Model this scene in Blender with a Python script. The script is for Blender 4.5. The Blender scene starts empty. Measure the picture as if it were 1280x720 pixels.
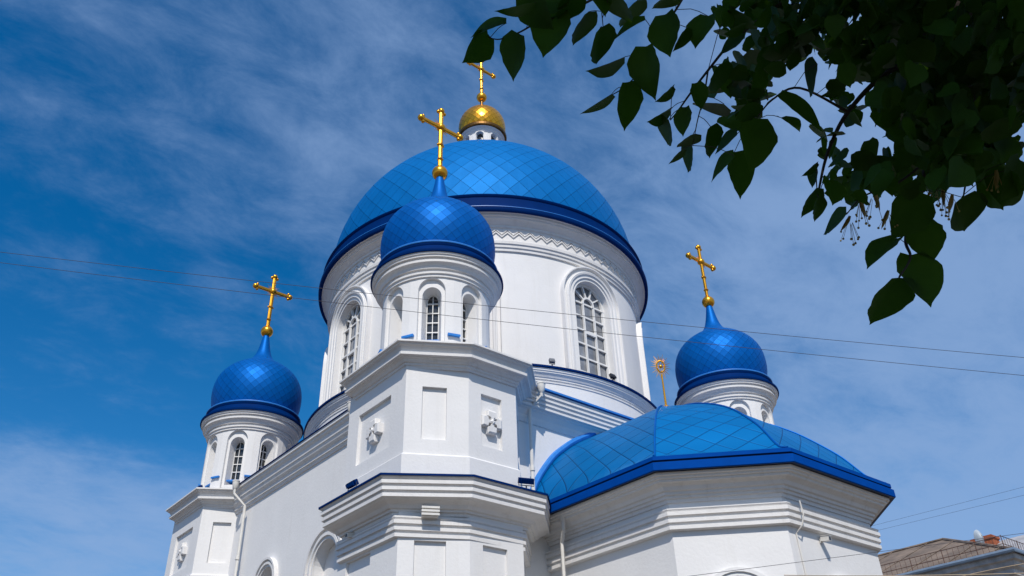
import bpy, math, random
from math import sin, cos, pi, radians as rad, sqrt
import mathutils
V = mathutils.Vector
random.seed(7)
scene = bpy.context.scene
col = scene.collection

# ------------------------------------------------------------------ camera / world / sun
S = 2.0                                   # metres per building unit
CAM = V((-6.039, -8.963, -7.0))           # building-unit position of the eye
PITCH, YAW, ROLL, FPX = rad(32.887), rad(50.007), rad(-1.973), 1055.865
CX, CY = 6.848 / 2, 6.521 / 2             # axis of the great dome in building units
fwd = V((cos(PITCH) * cos(YAW), cos(PITCH) * sin(YAW), sin(PITCH)))
r0 = V((sin(YAW), -cos(YAW), 0)); u0 = r0.cross(fwd)
rgt = r0 * cos(ROLL) + u0 * sin(ROLL); upv = -r0 * sin(ROLL) + u0 * cos(ROLL)
cd = bpy.data.cameras.new('camera'); cam = bpy.data.objects.new('camera', cd); col.objects.link(cam)
cam.location = (0, 0, 1.6)
cam.rotation_euler = mathutils.Matrix((rgt, upv, -fwd)).transposed().to_euler()
cd.sensor_width = 36; cd.lens = 36 * FPX / 1280; cd.clip_end = 5000; cd.clip_start = .05
scene.camera = cam
SUN_AZ, SUN_EL = rad(231), rad(48)
sd = bpy.data.lights.new('sun', 'SUN'); sd.energy = 4.1; sd.angle = rad(.5); sd.color = (1, .945, .865)
so = bpy.data.objects.new('sun', sd); col.objects.link(so)
sdir = V((cos(SUN_EL) * cos(SUN_AZ), cos(SUN_EL) * sin(SUN_AZ), sin(SUN_EL)))
so.rotation_euler = sdir.to_track_quat('Z', 'Y').to_euler(); so.location = (0, 0, 60)
scene.view_settings.view_transform = 'Standard'; scene.view_settings.look = 'None'
scene.view_settings.exposure = 0; scene.view_settings.gamma = 1
w = bpy.data.worlds.new('World'); scene.world = w; w.use_nodes = True
nt = w.node_tree; nt.nodes.clear(); N = nt.nodes.new; Lk = nt.links.new
out = N('ShaderNodeOutputWorld'); bg = N('ShaderNodeBackground'); bg.inputs[1].default_value = .10
sky = N('ShaderNodeTexSky'); sky.sky_type = 'NISHITA'; sky.sun_disc = False
sky.sun_elevation = SUN_EL; sky.sun_rotation = pi / 2 - SUN_AZ; sky.dust_density = .3; sky.ozone_density = 3; sky.altitude = 200
hsv = N('ShaderNodeHueSaturation'); hsv.inputs['Saturation'].default_value = 1.42; hsv.inputs['Value'].default_value = 1.25; hsv.inputs['Hue'].default_value = .500
tc = N('ShaderNodeTexCoord'); sep = N('ShaderNodeSeparateXYZ')
def wm(op, a, b=None, c=None, clamp=False):
    n = N('ShaderNodeMath'); n.operation = op; n.use_clamp = clamp
    for i, x in enumerate((a, b, c)):
        if x is None: continue
        if isinstance(x, (int, float)): n.inputs[i].default_value = x
        else: Lk(x, n.inputs[i])
    return n.outputs[0]
Lk(tc.outputs['Generated'], sep.inputs[0])
zz = wm('ADD', wm('MAXIMUM', sep.outputs[2], 0.0), .22)
px_ = wm('DIVIDE', sep.outputs[0], zz); py_ = wm('DIVIDE', sep.outputs[1], zz)
cmb = N('ShaderNodeCombineXYZ'); Lk(px_, cmb.inputs[0]); Lk(py_, cmb.inputs[1])
mp = N('ShaderNodeMapping'); mp.inputs['Rotation'].default_value = (0, 0, rad(35)); mp.inputs['Scale'].default_value = (1.15, 1.75, 1)
mp.inputs['Location'].default_value = (3.1, 1.7, 0); Lk(cmb.outputs[0], mp.inputs[0])
def noise(vec, sc, det, rough, dist=0):
    n = N('ShaderNodeTexNoise'); n.inputs['Scale'].default_value = sc; n.inputs['Detail'].default_value = det
    n.inputs['Roughness'].default_value = rough; n.inputs['Distortion'].default_value = dist; Lk(vec, n.inputs['Vector']); return n.outputs[0]
n1 = noise(mp.outputs[0], 1.3, 10, .60, .3); n2 = noise(mp.outputs[0], 5.5, 10, .68, .35)
def mrange(x, a, b, c=0, d=1):
    n = N('ShaderNodeMapRange'); n.interpolation_type = 'SMOOTHSTEP'; Lk(x, n.inputs[0])
    for i, q in enumerate((a, b, c, d)): n.inputs[i + 1].default_value = q
    return n.outputs[0]
# the cloud sheet thickens towards the south-east of the place and at a low bank in the north-west
cr = V((rgt.x, rgt.y, 0)).normalized()
side = wm('ADD', wm('MULTIPLY', sep.outputs[0], cr.x), wm('MULTIPLY', sep.outputs[1], cr.y))
east = mrange(side, -.12, .5)
bank = wm('MULTIPLY', mrange(side, -.18, -.40), mrange(sep.outputs[2], .355, .30))
clear = wm('MULTIPLY', wm('MULTIPLY', mrange(side, .05, -.25), mrange(sep.outputs[2], .34, .38)), mrange(sep.outputs[2], .66, .50))
high = mrange(sep.outputs[2], .55, .75)
cover = wm('SUBTRACT', wm('ADD', wm('ADD', wm('MULTIPLY', east, .24), wm('MULTIPLY', high, .03)), wm('MULTIPLY', bank, .20)), wm('MULTIPLY', clear, .13))
wisp = mrange(wm('ADD', wm('ADD', wm('MULTIPLY', n1, .60), wm('MULTIPLY', n2, .40)), cover), .37, .80)
cl = wm('MULTIPLY', wisp, .76, clamp=True)
mix = N('ShaderNodeMix'); mix.data_type = 'RGBA'
Lk(sky.outputs[0], hsv.inputs['Color']); Lk(hsv.outputs[0], mix.inputs[6]); Lk(cl, mix.inputs[0])
mix.inputs[7].default_value = (2.8, 4.25, 7.0, 1)
Lk(mix.outputs[2], bg.inputs[0]); Lk(bg.outputs[0], out.inputs[0])

# ------------------------------------------------------------------ helpers
def W(p): return (V(p) - CAM) * S + V((0, 0, 1.6))
def ray(u, v):                            # direction of a sight line, picture coordinates of a 1280 wide photo
    return (fwd + rgt * ((u - 640) / FPX) - upv * ((v - 360) / FPX)).normalized()
def at(u, v, dist): return V((0, 0, 1.6)) + ray(u, v) * dist
GZ = -7.8                                 # ground level in building units

class MB:
    def __init__(s): s.v = []; s.f = []; s.m = []; s.uv = {}
    def add(s, vs, fs, m=0):
        k = len(s.v); s.v += [tuple(x) for x in vs]; s.f += [tuple(i + k for i in f) for f in fs]; s.m += [m] * len(fs)
    def box(s, c, d, rz=0, m=0, rx=0):
        R = mathutils.Matrix.Rotation(rz, 3, 'Z') @ mathutils.Matrix.Rotation(rx, 3, 'X')
        vs = [V(c) + R @ V((x * d[0] / 2, y * d[1] / 2, z * d[2] / 2)) for x in (-1, 1) for y in (-1, 1) for z in (-1, 1)]
        s.add(vs, [(0, 1, 3, 2), (4, 6, 7, 5), (0, 4, 5, 1), (2, 3, 7, 6), (0, 2, 6, 4), (1, 5, 7, 3)], m)
    def grid(s, rows, closed=False, m=0, cap0=False, cap1=False):
        n = len(rows[0]); vs = [p for r in rows for p in r]; fs = []
        for i in range(len(rows) - 1):
            for j in range(n if closed else n - 1):
                a = i * n + j; b = i * n + (j + 1) % n
                fs.append((a, b, b + n, a + n))
        if cap0: fs.append(tuple(range(n))[::-1])
        if cap1: fs.append(tuple((len(rows) - 1) * n + j for j in range(n)))
        s.add(vs, fs, m)
    def lathe(s, prof, c=(0, 0), n=96, m=0, cap1=False, cap0=False):
        s.grid([[(c[0] + r * cos(2 * pi * j / n), c[1] + r * sin(2 * pi * j / n), z) for j in range(n)] for r, z in prof], True, m, cap0, cap1)
    def tube(s, pts, rad_, n=8, m=0, caps=True):
        pts = [V(p) for p in pts]
        if not isinstance(rad_, (list, tuple)): rad_ = [rad_] * len(pts)
        rows = []; ref = None
        for i, p in enumerate(pts):
            t = (pts[min(i + 1, len(pts) - 1)] - pts[max(i - 1, 0)]).normalized()
            if ref is None: ref = V((0, 0, 1)) if abs(t.z) < .9 else V((1, 0, 0))
            a = t.cross(ref).normalized(); b = a.cross(t).normalized(); ref = b
            rows.append([p + (a * cos(2 * pi * k / n) + b * sin(2 * pi * k / n)) * rad_[i] for k in range(n)])
        s.grid(rows, True, m, caps, caps)
    def ball(s, c, r, n=16, k=10, m=0, sz=1):
        s.lathe([(max(r * sin(pi * i / k), .0005), c[2] - r * sz * cos(pi * i / k)) for i in range(k + 1)], (c[0], c[1]), n, m)
    def build(s, name, mats, parent=None, org=(0, 0, 0), smooth=False, unit=True, angle=35):
        me = bpy.data.meshes.new(name)
        o_ = V(org); vs = [((V(p) - o_) * S if unit else V(p) - o_) for p in s.v]
        me.from_pydata([tuple(p) for p in vs], [], s.f)
        if not isinstance(mats, (list, tuple)): mats = [mats]
        for m_ in mats: me.materials.append(m_)
        me.polygons.foreach_set('material_index', s.m)
        if s.uv:
            ul = me.uv_layers.new(name='UVMap')
            for pi_, uvs in s.uv.items():
                for li, q in zip(me.polygons[pi_].loop_indices, uvs): ul.data[li].uv = q
        me.update(); me.validate()
        if smooth:
            me.polygons.foreach_set('use_smooth', [True] * len(me.polygons))
            if angle: me.set_sharp_from_angle(angle=rad(angle))
        o = bpy.data.objects.new(name, me); col.objects.link(o)
        if parent: o.parent = parent
        return o
def tag(o, label=None, cat=None, group=None, kind=None):
    for k, v in (('label', label), ('category', cat), ('group', group), ('kind', kind)):
        if v: o[k] = v
    return o
def empty(name, loc): o = bpy.data.objects.new(name, None); col.objects.link(o); o.location = loc; o.empty_display_size = .3; return o
def kids(o): return [c for c in bpy.data.objects if c.parent == o]
def copy_tree(o, parent, loc=None, group=None):
    c = o.copy(); col.objects.link(c); c.parent = parent
    if loc is not None: c.location = loc
    for ch in kids(o): copy_tree(ch, c)
    return c

# ------------------------------------------------------------------ materials
def mat(name, colr, rough=.6, metal=0, var=0, vs=3, bump=0, bs=30, coat=0, stain=None, spec=.5):
    m = bpy.data.materials.new(name); m.use_nodes = True; t = m.node_tree; b = t.nodes['Principled BSDF']
    b.inputs['Base Color'].default_value = (*colr, 1); b.inputs['Roughness'].default_value = rough; b.inputs['Metallic'].default_value = metal
    b.inputs['Specular IOR Level'].default_value = spec
    b.inputs['Coat Weight'].default_value = coat; b.inputs['Coat Roughness'].default_value = .08
    tcn = t.nodes.new('ShaderNodeTexCoord')
    if var:
        n = t.nodes.new('ShaderNodeTexNoise'); n.inputs['Scale'].default_value = vs; n.inputs['Detail'].default_value = 8; n.inputs['Roughness'].default_value = .65
        t.links.new(tcn.outputs['Object'], n.inputs['Vector'])
        r = t.nodes.new('ShaderNodeValToRGB'); r.color_ramp.elements[0].position = .3; r.color_ramp.elements[1].position = .7
        r.color_ramp.elements[0].color = (*[c * (1 - var) for c in colr], 1); r.color_ramp.elements[1].color = (*[min(1, c * (1 + var)) for c in colr], 1)
        t.links.new(n.outputs[0], r.inputs[0]); last = r.outputs[0]
        if stain:                                     # rain streaks: noise stretched along z
            mp_ = t.nodes.new('ShaderNodeMapping'); mp_.inputs['Scale'].default_value = (1.6, 1.6, .12)
            t.links.new(tcn.outputs['Object'], mp_.inputs[0])
            n2_ = t.nodes.new('ShaderNodeTexNoise'); n2_.inputs['Scale'].default_value = 2.4; n2_.inputs['Detail'].default_value = 9; n2_.inputs['Roughness'].default_value = .7
            t.links.new(mp_.outputs[0], n2_.inputs['Vector'])
            r2 = t.nodes.new('ShaderNodeMapRange'); r2.inputs[1].default_value = .55; r2.inputs[2].default_value = .8; r2.inputs[4].default_value = stain[3]
            t.links.new(n2_.outputs[0], r2.inputs[0])
            mx = t.nodes.new('ShaderNodeMix'); mx.data_type = 'RGBA'; t.links.new(last, mx.inputs[6]); t.links.new(r2.outputs[0], mx.inputs[0])
            mx.inputs[7].default_value = (*stain[:3], 1); last = mx.outputs[2]
        t.links.new(last, b.inputs['Base Color'])
    if bump:
        n = t.nodes.new('ShaderNodeTexNoise'); n.inputs['Scale'].default_value = bs; n.inputs['Detail'].default_value = 6
        t.links.new(tcn.outputs['Object'], n.inputs['Vector'])
        bp = t.nodes.new('ShaderNodeBump'); bp.inputs['Strength'].default_value = bump; bp.inputs['Distance'].default_value = .02
        t.links.new(n.outputs[0], bp.inputs['Height']); t.links.new(bp.outputs[0], b.inputs['Normal'])
    return m
PL = mat('white_plaster', (.72, .71, .70), .75, var=.035, vs=.8, bump=.25, bs=14, stain=(.56, .54, .50, .38))
TR = mat('white_moulding', (.70, .685, .67), .7, var=.05, vs=2, bump=.3, bs=20, stain=(.45, .41, .36, .55))
BL = mat('blue_tile', (.0, .105, .40), .50, metal=.35, var=.14, vs=1.5, spec=.08)
B2 = mat('azure_tile', (.0, .135, .41), .55, metal=.28, var=.08, vs=1.2, spec=.08)
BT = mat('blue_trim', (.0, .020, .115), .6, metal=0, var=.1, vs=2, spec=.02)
BF = mat('blue_trim_lit', (.0, .055, .30), .6, metal=0, var=.1, vs=2, spec=.02)  # trim blue with sunlight put into the colour, for the apse fascia
BD = mat('navy_seam', (.0, .012, .05), .5, metal=.2)
GO = mat('gold', (.78, .36, .025), .27, metal=.8, var=.12, vs=4)
GS = mat('bronze_seam', (.16, .08, .02), .4, metal=.8)
GL = mat('dark_glass', (.03, .033, .035), .12, var=.6, vs=2.5, spec=.6)
GB = mat('grey_glass', (.20, .21, .23), .12, var=.5, vs=1.3, spec=.8)
WF = mat('window_frame', (.74, .73, .71), .5, var=.05)
PIPE = mat('painted_pipe', (.66, .64, .60), .5, var=.12, vs=3, stain=(.35, .22, .12, .4))
GREY = mat('grey_metal', (.22, .23, .25), .45, metal=.4, var=.1)
DK = mat('dark_metal', (.03, .032, .04), .5)
FLASH = mat('blue_flashing', (.02, .18, .55), .4, var=.15, vs=6)
CREAM = mat('cream_render', (.55, .47, .40), .8, var=.08, vs=1, bump=.2)
BRICK = mat('orange_brick', (.30, .08, .03), .85, var=.35, vs=6, bump=.4, bs=30)

def tile_uv_mat():
    m = mat('blue_apse_tile', (.0, .165, .42), .50, metal=.30, spec=.08); t = m.node_tree; b = t.nodes['Principled BSDF']
    uv = t.nodes.new('ShaderNodeUVMap'); sp = t.nodes.new('ShaderNodeSeparateXYZ'); t.links.new(uv.outputs[0], sp.inputs[0])
    def mm(op, a, b_=None):
        n = t.nodes.new('ShaderNodeMath'); n.operation = op
        for i, x in enumerate((a, b_)):
            if x is None: continue
            if isinstance(x, (int, float)): n.inputs[i].default_value = x
            else: t.links.new(x, n.inputs[i])
        return n.outputs[0]
    u = mm('DIVIDE', sp.outputs[0], .80); v = mm('DIVIDE', sp.outputs[1], .66)
    a = mm('ADD', u, v); c = mm('SUBTRACT', u, v)
    la = mm('PINGPONG', a, .5); lc = mm('PINGPONG', c, .5)
    d = mm('MINIMUM', la, lc)
    line = t.nodes.new('ShaderNodeMapRange'); line.inputs[1].default_value = .012; line.inputs[2].default_value = .030; t.links.new(d, line.inputs[0])
    cmb_ = t.nodes.new('ShaderNodeCombineXYZ'); t.links.new(mm('FLOOR', a), cmb_.inputs[0]); t.links.new(mm('FLOOR', c), cmb_.inputs[1])
    wn = t.nodes.new('ShaderNodeTexWhiteNoise'); t.links.new(cmb_.outputs[0], wn.inputs[0])
    mr = t.nodes.new('ShaderNodeMapRange'); mr.inputs[3].default_value = .92; mr.inputs[4].default_value = 1.07; t.links.new(wn.outputs[0], mr.inputs[0])
    mul = t.nodes.new('ShaderNodeMix'); mul.data_type = 'RGBA'; mul.blend_type = 'MULTIPLY'; mul.inputs[0].default_value = 1
    mul.inputs[6].default_value = (.0, .145, .40, 1); t.links.new(mr.outputs[0], mul.inputs[7])
    mx = t.nodes.new('ShaderNodeMix'); mx.data_type = 'RGBA'; mx.inputs[6].default_value = (.0, .05, .17, 1)
    t.links.new(mul.outputs[2], mx.inputs[7]); t.links.new(line.outputs[0], mx.inputs[0]); t.links.new(mx.outputs[2], b.inputs['Base Color'])
    bp = t.nodes.new('ShaderNodeBump'); bp.inputs['Strength'].default_value = .6; bp.inputs['Distance'].default_value = .02
    pil = t.nodes.new('ShaderNodeMapRange'); pil.inputs[1].default_value = 0; pil.inputs[2].default_value = .06; t.links.new(d, pil.inputs[0])
    t.links.new(pil.outputs[0], bp.inputs['Height']); t.links.new(bp.outputs[0], b.inputs['Normal'])
    return m
BA = tile_uv_mat()

# ------------------------------------------------------------------ surface mapping helpers (flat and round walls share them)
def cylmap(c, R, az):
    def f(u, z, o=0): a = az + u / R; return (c[0] + (R + o) * cos(a), c[1] + (R + o) * sin(a), z)
    return f
def planemap(P, Q):
    P = V((*P, 0)); Q = V((*Q, 0)); e = (Q - P).normalized(); n = V((e.y, -e.x, 0))   # outward for counter-clockwise outlines
    def f(u, z, o=0): p = P + e * u + n * o; return (p.x, p.y, z)
    return f, (Q - P).length
def arch_path(w, zs, zb, n=18, uc=0):
    return [(uc - w, zb), (uc - w, (zs + zb) / 2)] + [(uc - w * cos(pi * i / n), zs + w * sin(pi * i / n)) for i in range(n + 1)] + [(uc + w, (zs + zb) / 2), (uc + w, zb)]
def loft_arch(mb, f, sect, zs, zb, m=0, n=18, uc=0):       # sect: (half width, depth)
    mb.grid([[f(u, z, o) for u, z in arch_path(w, zs, zb, n, uc)] for w, o in sect], False, m)
def wall_hole(mb, f, u0, u1, z0, z1, w, zs, zb, o=0, uc=0, m=0, n=18, du=.12):
    """wall from u0..u1, z0..z1 with an arched opening of half width w (spring zs, bottom zb)"""
    ins = [uc - w * cos(pi * i / n) for i in range(n + 1)]
    def side(a, b):
        k = max(1, int(abs(b - a) / du)); us = [a + (b - a) * i / k for i in range(k + 1)]
        mb.grid([[f(u, z, o) for u in us] for z in (z0, z1)], False, m)
    side(u0, uc - w); side(uc + w, u1)
    tops = [(u, zs + sqrt(max(0, w * w - (u - uc) ** 2))) for u in ins]
    mb.grid([[f(u, t_, o) for u, t_ in tops], [f(u, z1, o) for u, _ in tops]], False, m)
    if zb > z0 + 1e-4: mb.grid([[f(u, z0, o) for u in ins], [f(u, zb, o) for u in ins]], False, m)
def arch_fill(mb, f, w, zs, zb, o, m=0, uc=0, n=14):
    us = [uc - w * cos(pi * i / n) for i in range(n + 1)]
    mb.grid([[f(u, zb, o) for u in us], [f(u, zs + sqrt(max(0, w * w - (u - uc) ** 2)), o) for u in us]], False, m)
def fbox(mb, f, ua, ub, za, zb, oa, ob, m=0):
    vs = [f(u, z, o) for u in (ua, ub) for z in (za, zb) for o in (oa, ob)]
    mb.add(vs, [(0, 1, 3, 2), (4, 6, 7, 5), (0, 4, 5, 1), (2, 3, 7, 6), (0, 2, 6, 4), (1, 5, 7, 3)], m)
def panel_wall(mb, f, L, z0, z1, pa, pb, za, zb, d=.045, m=0):
    """flat wall with one sunk rectangular panel"""
    q = lambda a, b, c, e, o=0: mb.grid([[f(a, c, o), f(b, c, o)], [f(a, e, o), f(b, e, o)]], False, m)
    q(0, pa, z0, z1); q(pb, L, z0, z1); q(pa, pb, z0, za); q(pa, pb, zb, z1); q(pa, pb, za, zb, -d)
    ring = [(pa, za), (pb, za), (pb, zb), (pa, zb)]
    mb.grid([[f(u, z, 0) for u, z in ring], [f(u, z, -d) for u, z in ring]], True, m)
def offs(poly, d):
    n = len(poly); r = []
    for i in range(n):
        a, b, c = V(poly[i - 1]), V(poly[i]), V(poly[(i + 1) % n])
        e1 = (b - a).normalized(); e2 = (c - b).normalized(); n1_ = V((e1.y, -e1.x)); n2_ = V((e2.y, -e2.x))
        k = n1_ + n2_; k = k / k.dot(n1_) if k.length > 1e-6 else n1_
        r.append((b.x + k.x * d, b.y + k.y * d))
    return r
def pl_loft(mb, poly, prof, m=0, cap0=False, cap1=False, closed=True):
    mb.grid([[(x, y, z) for x, y in offs(poly, d)] for d, z in prof], closed, m, cap0, cap1)
def line_prof(mb, P, Q, prof, m=0):        # prof (out, z) extruded from P to Q with closed ends
    f, L = planemap(P, Q)
    rows = [[f(u, z, o) for o, z in prof] for u in (0, L)]
    mb.grid(rows, False, m); n = len(prof)
    mb.add(rows[0] + rows[1], [tuple(range(n)), tuple(range(n, 2 * n))[::-1]], m)

def surf_tiles(mb, prof, c, Nn, m=0, inset=.035, lift=.006, aspect=1.0, rmin=.03):
    """diamond plates, each flat, over a surface of revolution; prof = dense list of (r,z)"""
    rows = [prof[0]]; s = 0; need = aspect * pi * prof[0][0] / Nn; i = 0; cur = V(prof[0])
    for k in range(1, len(prof)):
        a = V(prof[k - 1]); b = V(prof[k]); seg = (b - a).length; pos = 0
        while s + (seg - pos) >= need and seg > 1e-9:
            pos += need - s; s = 0; p = a + (b - a) * (pos / seg); rows.append((p.x, p.y)); need = max(.01, aspect * pi * p.x / Nn)
            if p.x < rmin: break
        else:
            s += seg - pos; continue
        break
    def P(i, j):
        r, z = rows[i]; a = 2 * pi * (j + .5 * (i % 2)) / Nn; return V((c[0] + r * cos(a), c[1] + r * sin(a), z))
    n = len(rows)
    for i in range(n):
        for j in range(Nn):
            sft = i % 2
            l = P(i, j); r_ = P(i, j + 1)
            jm = j + 1 if sft else j            # in the neighbouring rows the point between l and r_
            if sft: bt = lambda ii: P(ii, j + 1)
            else: bt = lambda ii: P(ii, j)
            dn = bt(i - 1) if i > 0 else (l + r_) / 2
            upp = bt(i + 1) if i < n - 1 else (l + r_) / 2
            q = [dn, r_, upp, l]; cen = (l + r_) / 2 if i in (0, n - 1) else (dn + r_ + upp + l) / 4
            nr = (r_ - l).cross(upp - dn)
            if nr.length < 1e-9: continue
            nr.normalize()
            if nr.dot(V((cen.x - c[0], cen.y - c[1], .001))) < 0 and nr.z < 0: nr = -nr
            vv = [x + (cen - x) * inset + nr * lift for x in q]
            if i == 0: vv = [vv[1], vv[2], vv[3]]
            if i == n - 1: vv = [vv[0], vv[1], vv[3]]
            mb.add(vv, [tuple(range(len(vv)))], m)
def spline(pts, k=12):                      # Catmull-Rom through (r,z) control points
    o = []
    P = [pts[0]] + list(pts) + [pts[-1]]
    for i in range(1, len(P) - 2):
        a, b, c, d = map(V, (P[i - 1], P[i], P[i + 1], P[i + 2]))
        for j in range(k):
            t = j / k
            o.append(tuple(.5 * ((2 * b) + (c - a) * t + (2 * a - 5 * b + 4 * c - d) * t * t + (3 * b - a - 3 * c + d) * t ** 3)))
    o.append(tuple(pts[-1])); return o

# ------------------------------------------------------------------ GROUND
g = MB(); n = 24; Rg = 900
g.lathe([(.01, 0), (60, 0), (300, 0), (Rg, 0)], (20, 20), 48)
GM = mat('paving', (.115, .09, .065), .9, var=.2, vs=.4, bump=.3, bs=8)
o = g.build('ground', GM, unit=False); tag(o, kind='structure')
rd = MB(); rd.box((0, -6, .004), (160, 7, .008), rz=YAW - pi / 2, m=0)
tag(rd.build('road', mat('asphalt', (.055, .055, .058), .9, var=.2, vs=3, bump=.4), unit=False), kind='structure')

# ------------------------------------------------------------------ CHURCH
base = W((CX, CY, GZ)); church = empty('church', base)
tag(church, 'large white Orthodox church with blue diamond-tiled domes, gold crosses and octagonal corner towers', 'church')
OR = (CX, CY, GZ)                           # local origin of parts of the church
def part(mb, name, mats, parent=church, org=OR, **k): return mb.build(name, mats, parent, org, **k)

# ---- main body
bx0, bx1, by0, by1 = -.34, 2 * CX + .34, -.50, 2 * CY + .50
b = MB()
# left (west) wall with two arched niches
f, L = planemap((bx0, by1), (bx0, by0))     # runs from far to near, outward -x
for uc, hw, zt in ((by1 - 4.12, .30, -3.28), (by1 - 2.18, .42, -3.26)):
    pass
split = by1 - 3.15
for ua, ub, uc, hw, zs in ((0, split, by1 - 4.12, .26, -3.16 - .40), (split, L, by1 - 2.16, .36, -3.14 - .56)):
    wall_hole(b, f, ua, ub, GZ, -1.62, hw, zs, -6.2, 0, uc, du=.6)
    loft_arch(b, f, [(hw, 0), (hw, -.16)], zs, -6.2, uc=uc)
    arch_fill(b, f, hw, zs, -6.2, -.16, uc=uc)
# right (south) wall and the two unseen ones
f2, L2 = planemap((bx0, by0), (bx1, by0))
b.grid([[f2(u, z) for u in (0, L2)] for z in (GZ, -1.62)])
b.grid([[(bx1, y, z) for y in (by0, by1)] for z in (GZ, -1.62)])
b.grid([[(x, by1, z) for x in (bx1, bx0)] for z in (GZ, -1.62)])
part(b, 'wall', PL)
for ua, uc, hw, zs, sc in ((0, by1 - 4.12, .26, -3.56, 1), (split, by1 - 2.16, .36, -3.70, 1.35)):
    a = MB()
    loft_arch(a, f, [(hw, .002), (hw, .03), (hw + .03 * sc, .03), (hw + .035 * sc, .055), (hw + .07 * sc, .055), (hw + .075 * sc, .03), (hw + .10 * sc, .03), (hw + .105 * sc, .07), (hw + .14 * sc, .07), (hw + .145 * sc, -.01)], zs, -6.2, uc=uc)
    part(a, 'arch_moulding', TR, smooth=True)
# cornices
c = MB()
prof = [(-.02, -2.0), (.02, -2.0), (.04, -1.95), (.055, -1.95), (.06, -1.90), (.10, -1.86), (.12, -1.80), (.13, -1.80), (.14, -1.73), (.17, -1.70), (.175, -1.665), (.20, -1.66), (.20, -1.60), (-.02, -1.58)]
line_prof(c, (bx0, by1 + .15), (bx0, by0 + .2), prof)
part(c, 'cornice', TR)
c = MB(); line_prof(c, (bx0 - .206, by1 + .15), (bx0 - .206, by0 + .2), [(-.3, -1.575), (0.012, -1.605), (.012, -1.590), (-.3, -1.55)])
part(c, 'roof_edge', BT)
c = MB()
sp_ = [(-.02, -2.08), (.02, -2.08), (.045, -2.02), (.05, -1.98), (.09, -1.92), (.12, -1.90), (.125, -1.885)]
z = -1.885; o_ = .14
for k in range(4):
    sp_ += [(o_, z), (o_ + .024, z + .005), (o_ + .024, z + .038), (o_, z + .043)]; z += .064; o_ += .016
sp_ += [(.225, -1.625), (-.02, -1.61)]
line_prof(c, (bx0 + .2, by0), (bx1 + .15, by0), sp_)
line_prof(c, (bx1, by0 - .15), (bx1, by1 + .15), sp_)
part(c, 'cornice', TR)
c = MB(); line_prof(c, (bx0 + .2, by0), (bx1 + .15, by0), [(-.3, -1.585), (.245, -1.605), (.245, -1.575), (-.3, -1.54)])
part(c, 'roof_edge', FLASH)
# flat roof
c = MB(); c.add([(bx0, by0, -1.6), (bx1, by0, -1.6), (bx1, by1, -1.6), (bx0, by1, -1.6)], [(0, 1, 2, 3)]); part(c, 'roof', BT)
# round tier under the drum
c = MB(); c.lathe([(3.35, -1.598), (3.35, -.88)], (CX, CY), 128)
tier = part(c, 'drum_base', PL, smooth=True)
c = MB(); c.lathe([(3.34, -.90), (3.362, -.90), (3.364, -.875), (3.352, -.87), (3.352, -.855), (3.37, -.85), (3.372, -.82), (3.385, -.815), (3.40, -.775), (3.425, -.75), (3.427, -.725), (3.44, -.72), (3.442, -.69), (3.452, -.685), (3.30, -.672)], (CX, CY), 128)
part(c, 'cornice', TR, tier, smooth=True, angle=25)
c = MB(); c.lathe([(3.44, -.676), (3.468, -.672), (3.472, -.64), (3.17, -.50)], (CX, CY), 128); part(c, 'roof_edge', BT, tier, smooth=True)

# ---- great drum
DR = 3.17; W8 = 2 * pi / 8
zs_, whw, zbw = 1.04, .42, -.52
drum = None; d = MB()
for k in range(8):
    f = cylmap((CX, CY), DR, k * W8)
    U = DR * W8 / 2
    wall_hole(d, f, -U, U, -.66, 1.9, whw, zs_, -.66, n=20, du=.1)
drum = part(d, 'drum', PL, smooth=True)
a = MB(); f = cylmap((0, 0), DR, 0)
loft_arch(a, f, [(whw, .0), (whw, -.16)], zs_, -.66, n=24)
loft_arch(a, f, [(whw - .001, -.02), (whw, .035), (.47, .035), (.475, .06), (.53, .06), (.54, .085), (.575, .095), (.585, .075), (.60, .075), (.61, .05), (.66, .05), (.67, .10), (.69, .10), (.70, -.02)], zs_, -.66, n=28)
arch = a.build('window_surround', PL, drum, (0, 0, GZ), smooth=True, angle=25); arch.location = (0, 0, 0)
a = MB(); o_ = -.105; gw = whw
arch_fill(a, f, gw, zs_, -.66, o_ - .03, m=1, n=20)
def bar(ua, ub, za, zb, th=.0): fbox(a, f, ua, ub, za, zb, o_ - .02, o_ + .02)
for u in (-.42, -.145, .125, .38): bar(u, u + (.045 if abs(u) > .2 else .028), -.66, zs_)
a2z = [-.66 + i * (zs_ + .66) / 6 for i in range(7)]
for z in a2z: bar(-.42, .42, z - .016, z + .016)
bar(-.12, .14, .40, .45); 
loft_arch(a, f, [(gw, o_ - .02), (gw, o_ + .025), (gw - .05, o_ + .025), (gw - .05, o_ - .02)], zs_, zs_ - .02, n=20)
loft_arch(a, f, [(.15, o_ - .02), (.15, o_ + .022), (.115, o_ + .022), (.115, o_ - .02)], zs_, zs_ - .02, n=14)
for k in range(1, 5):
    t = pi * k / 5; e = V((cos(t), sin(t))); nn = V((-e.y, e.x)) * .014
    vs = []
    for r_ in (.14, .40):
        for sg in (-1, 1):
            for oo in (o_ - .02, o_ + .02):
                q = e * r_ + nn * sg; vs.append(f(q.x, zs_ + q.y, oo))
    a.add(vs, [(0, 1, 3, 2), (4, 6, 7, 5), (0, 4, 5, 1), (2, 3, 7, 6), (0, 2, 6, 4), (1, 5, 7, 3)])
win = a.build('window', [WF, GB], drum, (0, 0, GZ))
for k in range(8):
    for src in (arch, win):
        q = src if k == 0 else src.copy()
        if k: col.objects.link(q); q.parent = drum
        q.rotation_euler.z = k * W8
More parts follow.
